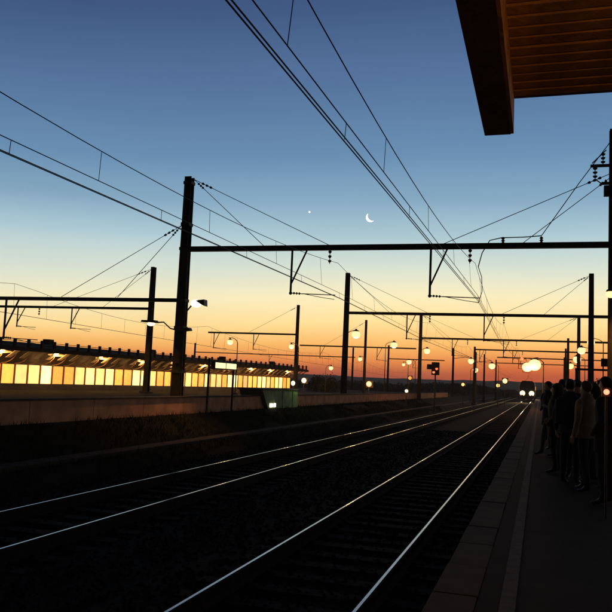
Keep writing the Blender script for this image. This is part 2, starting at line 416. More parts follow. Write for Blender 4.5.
# ================================================================== OVERHEAD LINE EQUIPMENT
def i_beam(mb, x, y, z0, z1, w0, w1):
    """tapered H-section mast: two flanges and a web"""
    for (fx0, fx1, fy0, fy1) in ((-1, 1, -1, -.84), (-1, 1, .84, 1), (-.10, .10, -.84, .84)):
        P = [(fx0, fy0), (fx1, fy0), (fx1, fy1), (fx0, fy1)]
        mb.add([(x+a*w0, y+b*w0, z0) for a, b in P]+[(x+a*w1, y+b*w1, z1) for a, b in P],
               [(0,3,2,1),(4,5,6,7),(0,1,5,4),(1,2,6,5),(2,3,7,6),(3,0,4,7)])
def insulator(mb, a, b, n=3, r=.055):
    """string of sheds between two points"""
    a, b = Vector(a), Vector(b); pts = [a]; rs = [.012]
    for k in range(n):
        for f, q in ((.08, .015), (.2, r), (.55, r*.8), (.75, .015)):
            pts.append(a.lerp(b, (k+f)/n)); rs.append(q)
    pts.append(b); rs.append(.012); mb.tube(pts, rs, 8)
def mast(t, x, z0, z1, w=.2):
    mb = MB(); i_beam(mb, x, 0, z0, z1, w, w*.78)
    m_ = mb.build('mast', MASTM, t)
    mb = MB(); mb.cbox(x-w*1.9, x+w*1.9, -w*1.9, w*1.9, GZ if z0 < .3 else z0-.2, z0+.1, .03); mb.build('base', COPE2, m_)
    return m_
def drop(t, x, zb, h, arm=1.7, side=1, ins=True, k=1.0):
    """drop post with brace, then the registration arm that pulls the contact wire"""
    mb = MB(); mb.tube([(x, 0, zb), (x, 0, zb-h)], .045*k, 6); mb.tube([(x+.62*side, 0, zb), (x+.02*side, 0, zb-h*.78)], .035*k, 6)
    mb.ball((x, 0, zb-h), .065*k, 8, 6)
    d = mb.build('drop_arm', STEEL, t)
    mb = MB(); mb.tube([(x, 0, zb-h), (x+.1*side, 0, zb-h)], .02*k, 5)
    insulator(mb, (x+.1*side, 0, zb-h), (x+.42*side, 0, zb-h-.02), 3, .05*k)
    mb.tube([(x+.42*side, 0, zb-h-.02), (x+arm*side, 0, zb-h-.06)], .018*k, 5)
    mb.tube([(x+.5*side, 0, zb-h-.02), (x+arm*.72*side, 0, zb-h-.16), (x+arm*.98*side, .0, zb-h-.22)], .012*k, 5)
    mb.build('registration_arm', STEEL, d)
def hanger(t, x, zb, k=1.0):
    mb = MB(); insulator(mb, (x, 0, zb), (x, 0, zb-.52), 3, .07*k); mb.build('insulator', PORC, t)
def stay(t, a, b):
    a, b = Vector(a), Vector(b); mb = MB(); mb.tube([a, b], .013, 5); s = mb.build('stay_wire', WIREM, t)
    mb = MB(); insulator(mb, a.lerp(b, .06), a.lerp(b, .15), 3, .05); mb.build('insulator', PORC, s)
def beam(t, x0, x1, zb, k=.095):
    mb = MB(); mb.box(x0, x1, -k, k, zb-k, zb-k*.7); mb.box(x0, x1, -k, k, zb+k*.7, zb+k); mb.box(x0, x1, -k*.75, k*.75, zb-k*.7, zb+k*.7)
    return mb.build('crossbeam', STEEL, t)
def portal(label, Y, x0, x1, zb, masts, drops=(), hangers=(), stays=(), k=.095, grp='overhead line portals'):
    t = thing('overhead_line_portal', label, 'portal', (0, Y, 0), grp)
    beam(t, x0, x1, zb, k)
    for mx, z0, z1, w in masts: mast(t, mx, z0, z1, w)
    for d in drops: drop(t, *d)
    for h in hangers: hanger(t, h, zb-k)
    for a, b in stays: stay(t, a, b)
    return t
ZB = 7.03
p1 = portal('nearest overhead line portal with its thick dark mast at left and wide crossbeam', 27, -13.5, 8, ZB,
    [(-13.5, .78, 9.95, .19), (2.27, PZ, 11.0, .15)],
    [(-9.03, ZB, 1.72, 1.75, 1), (-3.8, ZB, 1.78, 1.75, 1)], [-7.55, -2.42],
    [((-13.3, 0, 9.85), (-10.2, 0, ZB+.1)), ((-13.3, 0, 9.85), (-7.6, 0, ZB+.1)),
     ((2.25, 0, 9.5), (-3.35, 0, ZB+.1)), ((2.25, .05, 9.4), (-.62, 0, ZB+.1))])
def p1_extra():
    # low side beam to the left with its own stays, feeder cable and loops
    mb = MB(); mb.box(-24, -13.7, -.08, .08, 4.92, 5.06); mb.build('side_beam', STEEL, p1)
    drop(p1, -21.75, 4.92, 1.6, 1.7, 1)
    stay(p1, (-13.72, 0, 8.0), (-19.05, 0, 5.08)); stay(p1, (-13.72, 0, 8.0), (-16.4, 0, 5.08))
    mb = MB(); mb.tube([(2.3, 0, 10.75), (1.2, 0, 9.2), (-.02, 0, ZB+.34)], .016, 5)
    mb.tube([(-.02, 0, ZB+.34), (-.6, 0, ZB+.30), (-1.35, 0, ZB+.29), (-1.75, 0, ZB+.2), (-2.0, -.05, ZB-.25), (-2.12, -.1, ZB-.75)], .018, 6)
    mb.tube([(-2.12, -.1, ZB-.75), (-2.0, -.05, ZB-1.1), (-1.98, 0, ZB-1.6), (-2.1, .1, ZB-2.0), (-2.3, .2, ZB-1.95)], .014, 6)
    mb.build('feeder_cable', WIREM, p1)
    for x in (-.02, -1.3):
        mb = MB(); mb.lathe((x, 0, ZB+.095), [(.07, 0), (.03, .05), (.075, .08), (.03, .13), (.07, .16), (.02, .22)], 10); mb.build('post_insulator', PORC, p1)
    # switchgear at the head of the right mast
    mb = MB(); mb.box(1.55, 2.2, -.06, .06, 9.72, 9.80); mb.box(1.9, 2.2, -.06, .06, 9.1, 9.18)
    insulator(mb, (1.7, 0, 9.72), (1.7, 0, 9.3), 3, .08); insulator(mb, (1.95, 0, 10.2), (1.95, 0, 9.8), 3, .08)
    mb.tube([(1.7, 0, 9.3), (1.95, 0, 9.1)], .02); mb.tube([(1.6, 0, 9.85), (2.05, 0, 10.3)], .02); mb.box(1.98, 2.2, -.1, .1, 8.7, 9.05)
    mb.build('switchgear', STEEL, p1)
p1_extra()
def p1_fittings():
    for z in (2.2, 3.9, 4.98, 7.03, 8.02, 9.7):
        w = .19-.04*z/10; MB().box(-13.5-w-.025, -13.5+w+.025, -w-.025, w+.025, z-.06, z+.06).build('clamp', STEEL, p1)
    MB().tube([(-13.29, -.1, .8), (-13.31, -.1, 4.0), (-13.33, -.1, 6.9)], .022, 6).build('cable_duct', STEEL, p1)
    MB().box(-13.62, -13.38, -.215, -.205, 2.5, 2.85).build('number_plate', COPE, p1)
p1_fittings()
def stays_for(xl, xr, zt, zb): return [((xl, 0, zt), (xl+3.0, 0, zb+.1)), ((xl, 0, zt), (xl+5.7, 0, zb+.1)), ((xr, 0, zt), (xr-5.6, 0, zb+.1)), ((xr, 0, zt), (xr-2.9, 0, zb+.1))]
portal('second overhead line portal behind the nearest, mast left of the red platform glow', 53, -13.3, 9, 7.05, [(-13.4, .78, 9.95, .19), (3.15, PZ, 9.9, .19)],
       [(-9.0, 7.05, 1.75, 1.7, 1), (-3.7, 7.05, 1.75, 1.7, 1)], [-7.4, -2.4], stays_for(-13.3, 3.1, 9.8, 7.05))
SC_P = [o for o in COL.objects if o.get('category') == 'portal']
SC_P[-1]['label'] = 'second overhead line portal along the tracks, spanning from a tall middle mast'
portal('third overhead line portal down the tracks, lower in the picture than the second', 82, -12.3, 9, 7.18, [(-12.4, 0, 9.8, .19), (3.7, PZ, 9.8, .19)],
       [(-9.0, 7.18, 1.75, 1.7, 1), (-3.7, 7.18, 1.75, 1.7, 1)], [-7.4, -2.4], stays_for(-12.3, 3.6, 9.7, 7.18))
portal('fourth overhead line portal, thin and small against the orange sky', 110, -8.9, 10, 7.5, [(-8.9, 0, 7.9, .17), (3.6, PZ, 9.4, .19)],
       [(-8.2, 7.5, 1.75, 1.7, 1), (-3.7, 7.5, 1.75, 1.7, 1)], [-7.4, -2.4])
portal('fifth overhead line portal, above the approaching train lights', 140, -7.4, 11, 7.7, [(-9.6, 0, 8.2, .17), (4.2, PZ, 9.6, .19)], [(-3.7, 7.6, 1.75, 1.7, 1)], [-2.4])
portal('farthest and smallest overhead line portal on the horizon', 176, -9.5, 11, 7.9, [(-9.5, 0, 8.6, .17), (5, PZ, 9.6, .19)], [(-3.7, 7.8, 1.75, 1.7, 1)], [-2.4])
# side portals over the tracks on the left
SG = 'side portals over the left tracks'
tB = portal('side portal on a dark mast in front of the glowing station windows', 46, -44, -25.2, 6.46, [(-25.3, .78, 9.32, .18)],
       [(-36, 6.46, 1.4, 1.6, 1), (-31.5, 6.46, 1.45, 1.6, 1)], [-34.2], [((-25.4, 0, 9.2), (-29, 0, 6.55)), ((-25.4, 0, 9.2), (-33, 0, 6.55))], .08, SG)
portal('side portal beam ending at a slim mast right of the station building', 75, -34.2, -24.0, 6.78, [(-24.15, .0, 9.86, .17)],
       [(-33.5, 6.78, 1.65, 1.5, 1), (-28.95, 6.78, 1.65, 1.5, 1)], [], [((-24.2, 0, 9.7), (-29.5, 0, 6.9))], .085, SG)
portal('side portal on a thin mast between two bright street lamps', 92, -29.2, -14.4, 6.5, [(-20.7, .0, 9.87, .16)],
       [(-26.5, 6.5, 1.5, 1.5, 1), (-19.2, 6.5, 1.5, 1.5, 1)], [], [((-20.8, 0, 9.6), (-26, 0, 6.6))], .08, SG)
portal('long thin far beam just above the end of the station roof', 130, -62, -31, 6.5, [(-31.4, .0, 8.2, .16), (-61.8, 0, 8.2, .16)], [(-47, 6.5, 1.4, 1.5, 1)], [], [], .08, SG)
portal('small side portal on a short mast left of the railway signal', 131, -25.3, -15.6, 6.5, [(-25.3, .0, 8.83, .16)], [(-21, 6.5, 1.4, 1.5, 1)], [], [], .08, SG)
# lone masts
def lone_mast(label, px, py, Y):
    p = at(px, py, y=Y); t = thing('overhead_line_mast', label, 'mast', (p.x, Y, 0), 'single masts in the far yard')
    mb = MB(); i_beam(mb, 0, 0, 0, p.z, .17, .13); mb.build('post', MASTM, t)
    mb = MB(); mb.tube([(0, 0, p.z-1.6), (2.4, 0, p.z-1.3)], .04); mb.tube([(0, 0, p.z-.3), (2.4, 0, p.z-1.3)], .02); insulator(mb, (2.4, 0, p.z-1.3), (2.4, 0, p.z-1.8), 3, .06)
    mb.build('cantilever', STEEL, t)
    MB().cbox(-.3, .3, -.3, .3, GZ, .1, .03).build('base', COPE2, t)
lone_mast('slender lone mast in the far yard right of the signal', 453.5, 348, 118)
lone_mast('lone mast just left of the twin lamps by the fourth portal', 476, 352, 124)

def overhead(label, X, zc, zm, sups, dz=0, x_st=.22, drops_to=112, slope=0, aux=True):
    """contact wires, auxiliary wire and sagging messenger with droppers"""
    t = thing('overhead_wire', label, 'overhead wires', (X, 0, 0), 'overhead contact lines')
    ya, yb = sups[0], sups[-1]
    def st(y):
        for i in range(len(sups)-1):
            if sups[i] <= y <= sups[i+1]:
                f = (y-sups[i])/(sups[i+1]-sups[i]); a = x_st if i % 2 else -x_st; return a*(1-2*f)
        return 0
    def zmess(y):
        for i in range(len(sups)-1):
            if sups[i] <= y <= sups[i+1]:
                c = (sups[i]+sups[i+1])/2; h = (sups[i+1]-sups[i])/2; return zm-.62*(1-((y-c)/h)**2)+slope*y
        return zm+slope*y
    zcf = lambda y: zc+slope*y
    for off in (-.022, .022): MB().tube([(st(y)+off, y, zcf(y)) for y in sups], .0085, 6).build('contact_wire', WIREM, t)
    if aux: MB().tube([(st(y)*.8, y, zcf(y)+.21) for y in sups], .008, 5).build('auxiliary_wire', WIREM, t)
    n = int((yb-ya)/1.5); ys = [ya+(yb-ya)*i/n for i in range(n+1)]
    MB().tube([(st(y)*.3, y, zmess(y)) for y in ys], .0085, 5).build('messenger_wire', WIREM, t)
    y = ya+2.2; k = 0
    while y < min(yb, drops_to):
        if k % 2 == 0 or not aux: a, b = (st(y)*.8, y, zcf(y)+(.21 if aux else 0)), (st(y)*.3, y, zmess(y))
        else: a, b = (st(y), y, zcf(y)), (st(y)*.8, y, zcf(y)+.21)
        MB().tube([a, b], .0055, 4).build('dropper', WIREM, t); k += 1; y += 2.25
SUP = [0, 27, 53, 82, 110, 140, 176, 220, 300]
overhead('overhead wires above the near track, crossing the top of the sky', -2.3, 5.07, 6.42, SUP)
overhead('overhead wires above the farther track, crossing left of the moon', -7.3, 5.12, 6.45, SUP)
overhead('thin overhead wire descending behind the left mast toward the station', -21, 4.6, 5.9, [4, 26.8, 46, 75, 92, 130], x_st=.1, aux=False, slope=-.012)

# ================================================================== LAMPS, SIGNALS AND SIGNS
def lamp_light(parent, loc, e, col=SODIUM, r=.15):
    L = bpy.data.lights.new('lamp_light', 'POINT'); L.energy = e; L.color = col; L.shadow_soft_size = r
    link('lamp_light', L, parent, loc)
def lamp_spot(parent, loc, e, col=SODIUM, tilt=(0, 0), size=125):
    L = bpy.data.lights.new('lamp_light', 'SPOT'); L.energy = e; L.color = col; L.shadow_soft_size = .12; L.spot_size = R(size); L.spot_blend = .8
    link('lamp_light', L, parent, loc).rotation_euler = (R(tilt[0]), R(tilt[1]), 0)
def street_lamp(label, p, base_z, arm=1.2, side=1, rad=.3, M=None, e=60, grp='street lamps in the yard', post_r=.045):
    """post with a swan-neck arm and a round glowing lantern; p is the lantern"""
    t = thing('street_lamp', label, 'street lamp', (p.x, p.y, base_z), grp); h = p.z-base_z
    mb = MB(); x0 = arm*side
    mb.tube([(x0, 0, 0), (x0, 0, h*.5), (x0, 0, h-.1)]+[(x0-arm*side*(1-math.cos(a)), 0, h-.1+.45*math.sin(a)) for a in (R(25), R(50), R(75), R(100))],
            [post_r*1.3, post_r, post_r*.8, post_r*.7, post_r*.6, post_r*.6, post_r*.5], 8)
    mb.build('post', STEEL, t); MB().cbox(x0-.16, x0+.16, -.16, .16, 0, .12, .03).build('base', COPE2, t)
    g = MB().ball((0, 0, h), (rad, rad, rad*.92), 16, 10).build('lantern', M or LAMPM, t, True)
    MB().lathe((0, 0, h), [(rad*.75, rad*.72), (rad*.72, rad*.85), (rad*.3, rad*1.1), (.04, rad*1.35)], 12).build('lantern_cap', STEEL, g)
    lamp_light(g, (0, 0, h-rad-.25), e)
def yard_lamp(label, px, py, Y, rpx=4.2, base=GZ, **k):
    p = at(px, py, y=Y); street_lamp(label, p, base, rad=rpx*Y/FPX*.95, **k)
yard_lamp('street lamp with curved arm rising behind the station canopy', 230, 342, 55, 3.3, .78, arm=.65, side=1, e=120)
yard_lamp('bright round street lamp left of the third tall mast', 291.5, 346.5, 66, 2.9, .78, arm=.7, side=1, e=120)
yard_lamp('largest bright street lamp right of the tall middle mast', 356, 334.5, 62, 4.6, arm=.8, side=-1, e=260)
yard_lamp('bright street lamp above the short mast left of the signal', 394, 345, 80, 3.6, arm=.9, side=-1, e=160)
yard_lamp('small street lamp low beside a thin mast under the largest one', 360, 359, 88, 2.2, arm=.7, side=1, e=80)
yard_lamp('small street lamp above the dark round bush', 331, 368, 84, 2.3, arm=.6, side=-1, e=80)
yard_lamp('street lamp beside the third portal mast above the signal', 427, 351, 90, 3.2, arm=.7, side=-1, e=120)
yard_lamp('left one of two lamps stacked near the far portal, higher', 471, 361, 104, 3.1, arm=.7, side=1, e=100)
yard_lamp('lower lamp of the close pair near the far portal', 475.5, 370, 118, 2.7, arm=.7, side=-1, e=100)
yard_lamp('lone bright lamp right of the close pair, before the train', 492, 366, 98, 3.3, arm=.8, side=1, e=100)
yard_lamp('yellow lamp cluster, biggest lantern left of the signal', 409, 362, 92, 2.6, arm=.8, side=1, e=80)
yard_lamp('small lantern touching the left of the yellow lamp cluster', 403.5, 364.5, 95, 1.6, arm=.6, side=1, e=40)
# platform lamps on the right
PG = 'platform lamps in a receding row'
for lab, px, py, rp, e in (('nearest of the platform lamps in the receding row at right', 591, 342.5, 3.6, 90), ('second platform lamp of the receding row at right', 581.5, 350.6, 3.9, 80),
                           ('third platform lamp of the receding row at right', 577, 359.5, 3.8, 70), ('farthest and lowest platform lamp of the receding row', 570.5, 366, 3.1, 70)):
    p = at(px, py, z=6.0); street_lamp(lab, p, PZ, .9, 1, rp*p.y/FPX*.95, None, e, PG)
def flood():
    p = at(531.5, 366, y=70); t = thing('floodlight_post', 'glaring orange twin floodlight above the train lights', 'floodlight', (.25, 70, PZ)); h = p.z-PZ
    MB().tube([(0, 0, 0), (0, 0, h+.35), (-.5, 0, h+.75), (p.x-.25, 0, h+.66)], [.08, .06, .05, .04], 8).build('post', STEEL, t)
    MB().cbox(-.18, .18, -.18, .18, 0, .12, .03).build('base', COPE2, t)
    for px, py, r in ((527.2, 367.2, .40), (534.5, 365, .50)):
        q = at(px, py, y=70); g = MB().ball((q.x-.25, 0, q.z-PZ), (r*1.1, .3, r), 16, 10).build('lantern', LAMPO, t, True)
        MB().box(q.x-.25-r*.7, q.x-.25+r*.7, .1, .45, q.z-PZ+r*.75, q.z-PZ+r*1.05).build('lantern_hood', STEEL, g)
        lamp_light(g, (q.x-.25, -.8, q.z-PZ-r), 160, (1, .38, .1), .3)
    q = at(522, 359, y=70); MB().ball((q.x-.25, 0, q.z-PZ), .14, 10, 6).build('red_marker', REDM, t, True)
    MB().tube([(p.x-.25-.3, 0, h+.7), (q.x-.25, 0, q.z-PZ-.1)], .03).build('marker_bracket', STEEL, t)
flood()
def mast_lamps():
    # bracket lamp right of the nearest left mast
    q = at(196, 303.5, y=25.4); t = thing('mast_lamp', 'dazzling lamp on a bracket right of the nearest dark mast', 'lamp', (-13.3, 27, q.z), 'lamps bracketed to masts')
    dx = q.x+13.3
    MB().tube([(0, 0, -.45), (.25, -.5, -.2), (dx-.12, -1.5, .06)], .03, 6).build('bracket', STEEL, t)
    s = MB().ball((dx, -1.6, 0), (.21, .16, .14), 14, 8).build('lantern', mat('mast_lamp_glass', (.9, .8, .6), .3, emit=(1, .74, .42), es=6, bump=0), t, True)
    MB().prism([(dx+.02, .10), (dx+.38, .14), (dx+.40, -.10), (dx+.22, -.02)], -1.75, -1.45, 'y').build('lamp_hood', DARK, s)
    lamp_spot(s, (dx+.25, -1.75, -.2), 420, tilt=(-20, 25), size=120)
    # twin-arm lamp lower on the same mast
    t = thing('mast_lamp', 'twin-arm lamp lower on the nearest mast, only its left lantern glowing', 'lamp', (-13.5, 26.7, 3.95), 'lamps bracketed to masts')
    MB().tube([(-.95, 0, .12), (-.6, 0, .14), (-.3, 0, -.1), (0, 0, -.16), (.35, 0, -.14)], .028, 6).build('bracket', STEEL, t)
    s = MB().ball((-1.15, 0, .06), (.17, .12, .085), 12, 8).build('lantern', LAMPW, t, True)
    MB().prism([(-1.5, .2), (-.92, .2), (-.88, .10), (-1.55, .13)], -.13, .13, 'y').build('lamp_hood', DARK, s)
    MB().prism([(.3, -.08), (.55, -.06), (.6, -.17), (.3, -.2)], -.12, .12, 'y').build('dark_lantern', DARK, t)
    lamp_spot(s, (-1.15, -.2, -.12), 110)
    # lamp at the right edge, on the platform mast
    q = at(610.5, 294.5, y=26.4); t = thing('mast_lamp', 'warm lamp at the right picture edge on the platform mast', 'lamp', (2.27, 26.7, q.z), 'lamps bracketed to masts')
    dx, dy = q.x-2.27, -.35
    MB().tube([(0, .1, -.3), (0, -.1, .15), (dx, dy, .2)], .03, 6).build('bracket', STEEL, t)
    s = MB().ball((dx, dy, 0), (.15, .15, .12), 14, 8).build('lantern', LAMPM, t, True)
    MB().lathe((dx, dy, .09), [(.14, 0), (.13, .05), (.04, .1)], 12).build('lamp_hood', DARK, s)
    lamp_spot(s, (dx-.15, dy-.2, -.2), 700, (1, .5, .16), (-12, -42), 130)
mast_lamps()
def low_light(label, px, py, X=None, Y=None, rpx=2., M=None, e=0, z0=GZ, cat='ground signal'):
    p = at(px, py, y=Y); r = rpx*Y/FPX
    t = thing('ground_signal', label, cat, (p.x, Y, z0), 'low lights along the tracks'); h = p.z-z0
    mb = MB(); mb.tube([(0, 0, 0), (0, 0, h-r)], .05, 6); mb.build('post', STEEL, t)
    MB().cbox(-r*1.25, r*1.25, -.0, r*1.4, h-r*1.3, h+r*1.3, .02).build('signal_box', DARK, t)
    MB().ball((0, -.02, h), (r, r*.5, r), 14, 8).build('lens', M or LAMPW, t, True)
    if e: lamp_light(t, (0, -r-.3, h), e)
low_light('small round white light low beside the slim mast', 304, 380.5, Y=72, rpx=2.6, e=30, z0=.78)
low_light('pinkish white low light below the thin mast, before the wall', 369, 384, Y=60, rpx=2.8, M=mat('pink_lamp_glass', (.9, .6, .5), .3, emit=(1, .22, .12), es=2.6, bump=0), e=30)
low_light('tiny white light close above the ground left of the signal', 406.5, 391, Y=64, rpx=1.6, e=10)
low_light('tiny amber light under the yellow lamp cluster', 410, 378, Y=88, rpx=1.8, M=AMBER)
low_light('tiny orange light right of the lone yard mast base', 463, 384.5, Y=96, rpx=1.5, M=mat('orange_lamp_glass', (.9, .5, .2), .3, emit=(1, .4, .12), es=3, bump=0))
low_light('pale orange low light, left one before the train', 498, 385.5, Y=104, rpx=1.7, M=MATS['orange_lamp_glass'])
low_light('bright low light just left of the train', 505, 381, Y=100, rpx=2.3, M=LAMPM, e=20)
def railway_signal():
    p = at(435.5, 369, y=70); t = thing('railway_signal', 'dark railway signal with hooded head and red lights', 'signal', (p.x, 70, GZ)); h = p.z-GZ
    MB().tube([(0, 0, 0), (0, 0, h+.5)], .07, 8).build('post', STEEL, t)
    hd = MB().cbox(-.36, .36, -.1, .12, h-.55, h+.62, .05).build('signal_head', DARK, t)
    MB().cbox(-.78, -.34, -.1, .12, h-.05, h+.42, .04).build('side_board', DARK, t)
    for dx, dz in ((.12, .02), (-.14, -.3)):
        MB().ball((dx, -.11, h+dz), (.11, .06, .11), 12, 8).build('lens', REDM, hd, True)
        MB().tube([(dx, -.10, h+dz+.14), (dx, -.42, h+dz+.15)], .09, 8).build('lens_hood', DARK, hd)
    mb = MB(); mb.box(-.5, .5, -.1, .5, h-1.02, h-.97)
    for k in range(9): mb.box(-.14, .14, -.2, -.17, .4+.3*k, .43+.3*k)
    mb.build('ladder', STEEL, t)
railway_signal()
def sign_box():
    X = -12.45; a, b = at(213, 362, x=X), at(234.5, 370.5, x=X)
    t = thing('platform_sign', 'glowing pale yellow station sign box on two posts before the wall', 'sign', (X, a.y, .6))
    w = b.y-a.y; z0, z1 = b.z-.6, a.z-.6+.04
    MB().cbox(-.10, .09, 0, w, z0, z1, .03).build('sign_case', STEEL, t)
    MB().box(.091, .10, .06, w*.47, z0+.05, z1-.05).build('sign_face', mat('sign_glow', (.9, .8, .5), .4, emit=(1, .80, .38), es=1.5, bump=0), t)
    MB().box(.091, .10, w*.51, w-.06, z0+.05, z1-.05).build('sign_face', MATS['sign_glow'], t)
    for y in (-.35, w-.12): MB().tube([(0, y, 0), (0, y, z1+.1)], .05, 8).build('post', STEEL, t)
    MB().tube([(0, -.35, z0+.06), (0, .02, z0+.06)], .03).build('strut', STEEL, t)
sign_box()
def green_block():
    X = -12.5; y0, y1 = 33.9, 39.4
    t = thing('stair_enclosure', 'mossy green block with slanted end and small white light at the wall end', 'stair enclosure', (X, y0, .5))
    L_ = y1-y0
    MB().prism([(0, 1.02), (1.0, .0), (L_, 0), (L_, 1.02)], -1.2, 0, 'x').build('wall', GREENC, t)
    MB().box(-1.26, .05, -.08, L_+.08, 1.022, 1.09).build('coping', COPE2, t)
    for y in (3.0, 4.6): MB().box(.0, .025, y-.025, y+.025, .06, 1.0).build('seam_rib', GREENC, t)
    o = MB().box(.002, .05, 1.05, 1.85, .20, .38).build('light_panel', mat('white_panel_glow', (.9, .9, .85), .4, emit=(1, .93, .72), es=2.5, bump=0), t)
    MB().box(.0, .06, 1.43, 1.48, .185, .395).build('panel_divider', DARK, o)
    # lamp fixed on top of the block
    t2 = thing('wall_lamp', 'greenish lamp standing on the far end of the mossy block', 'lamp', (X-.2, y1-.3, 1.59))
    MB().tube([(0, 0, 0), (0, 0, .22)], .03).build('stem', STEEL, t2)
    MB().ball((0, 0, .3), (.11, .11, .13), 12, 8).build('lantern', mat('green_white_glass', (.8, .9, .6), .3, emit=(.8, 1, .45), es=2, bump=0), t2, True)
    L = lamp_light(t2, (.5, -.1, .35), 14, (.75, 1, .4), .1)
green_block()
def right_furniture():
    # dark hanging board and lit panels further down the platform
    Y = 40; a, b = at(601, 358.5, y=Y), at(615, 367, y=Y)
    t = thing('platform_board', 'dark information board hanging from a frame at the right edge', 'board', (a.x, Y, PZ))
    MB().cbox(0, b.x-a.x, -.08, .08, b.z-PZ, a.z-PZ, .02).build('board', DARK, t)
    c = at(575, 370, y=Y)
    MB().box(c.x-a.x, 2.4, -.05, .05, b.z-PZ-.22, b.z-PZ-.12).build('frame_beam', STEEL, t)
    for x in (c.x-a.x+.06, 2.35): MB().box(x-.05, x+.05, -.049, .049, 0, b.z-PZ-.222).build('post', STEEL, t)
    for x in (.1, b.x-a.x-.1): MB().box(x-.03, x+.03, -.03, .03, b.z-PZ-.12, b.z-PZ).build('strap', STEEL, t)
    p = at(600, 384, y=36); t = thing('poster_case', 'amber lit poster case standing behind the waiting people', 'poster case', (p.x, 36, PZ))
    MB().cbox(-.12, .16, -.08, .08, 0, 2.15, .02).build('case', DARK, t)
    MB().box(-.07, .02, -.09, -.082, 1.15, 1.75).build('lit_panel', AMBER, t); MB().box(.0, .09, -.095, -.083, 1.80, 2.1).build('lit_panel', AMBER, t)
    p = at(606.5, 392, y=10.4); t = thing('tail_lamp_post', 'small red light on a thin dark post at the right edge before the crowd', 'signal light', (p.x, 10.4, PZ))
    MB().tube([(0, .04, 0), (0, .04, p.z-PZ)], .016).build('post', DARK, t)
    MB().cbox(-.055, .055, 0, .08, p.z-PZ-.06, p.z-PZ+.06, .01).build('signal_box', DARK, t)
    MB().ball((0, -.005, p.z-PZ), (.036, .03, .036), 12, 8).build('lens', MATS['pink_lamp_glass'], t, True)
    lamp_light(t, (0, -.12, p.z-PZ), .35, (1, .2, .08), .03)
right_furniture()

# ================================================================== NEAR CANOPY (top right)
def canopy():
    t = thing('platform_canopy', 'dark timber platform canopy with boarded underside above the viewer', 'canopy', (0, 0, PZ))
    zb = 4.25-PZ; zs = 4.58-PZ; y1 = 6.62
    MB().prism([(-.49, zb), (-.27, zb), (-.27, zb+.55), (-.53, zb+.55)], -5, y1, 'y').build('edge_beam', FASCIA, t)
    MB().box(-.2695, -.245, -5, y1-.004, zb+.004, zs-.004).build('lit_face_strip', SOFFIT, t)  # added strip; its lighter colour paints lamplight onto the beam's inner side
    w = .165; k = 0
    for i in range(68):
        y = y1-.05-w*(i+1)
        o = MB().cbox(-.262, 5.2, y+.006, y+w-.006, -.022, .0, .006).mesh('board', SOFFIT) if i == 0 else me
        if i == 0: me = MB().add([(-.262, .006, 0), (5.2, .006, 0), (5.2, w-.006, 0), (-.262, w-.006, 0), (-.262, .022, -.02), (5.2, .022, -.02), (5.2, w-.022, -.02), (-.262, w-.022, -.02)],
                                 [(0,1,2,3),(4,7,6,5),(0,4,5,1),(1,5,6,2),(2,6,7,3),(3,7,4,0)]).mesh('board', SOFFIT)
        link('board', me, t, (0, y, zs+rng.uniform(0, .006)))
    MB().box(-.26, 5.2, -5, y1-.05, zs+.012, zs+.16).build('deck', FASCIA, t)
    MB().box(-.55, 5.3, -5.1, y1+.02, zb+.56, zb+.62).build('roof_sheet', ROOFM, t)
    MB().box(-.26, 5.2, y1-.045, y1, zs-.012, zs+.16).build('end_fascia', FASCIA, t)
    # lamp under the boards, behind the viewer
    l = MB().cbox(1.9, 3.1, 2.4, 2.55, zs-.86, zs-.74, .02).build('canopy_lamp', STEEL, t)
    for x in (2.0, 3.0): MB().tube([(x, 2.475, zs-.74), (x, 2.475, zs)], .012).build('hanger_rod', STEEL, l)
    MB().tube([(1.95, 2.475, zs-.89), (3.05, 2.475, zs-.89)], .025, 8).build('lamp_tube', LAMPM, l)
    lamp_light(l, (2.3, 2.7, zs-.85), 58, (1, .46, .13), .1)
    for y in (-3, 4.2):
        MB().cbox(3.4, 3.6, y-.1, y+.1, 0, zs-.02, .02).build('column', FASCIA, t)
canopy()

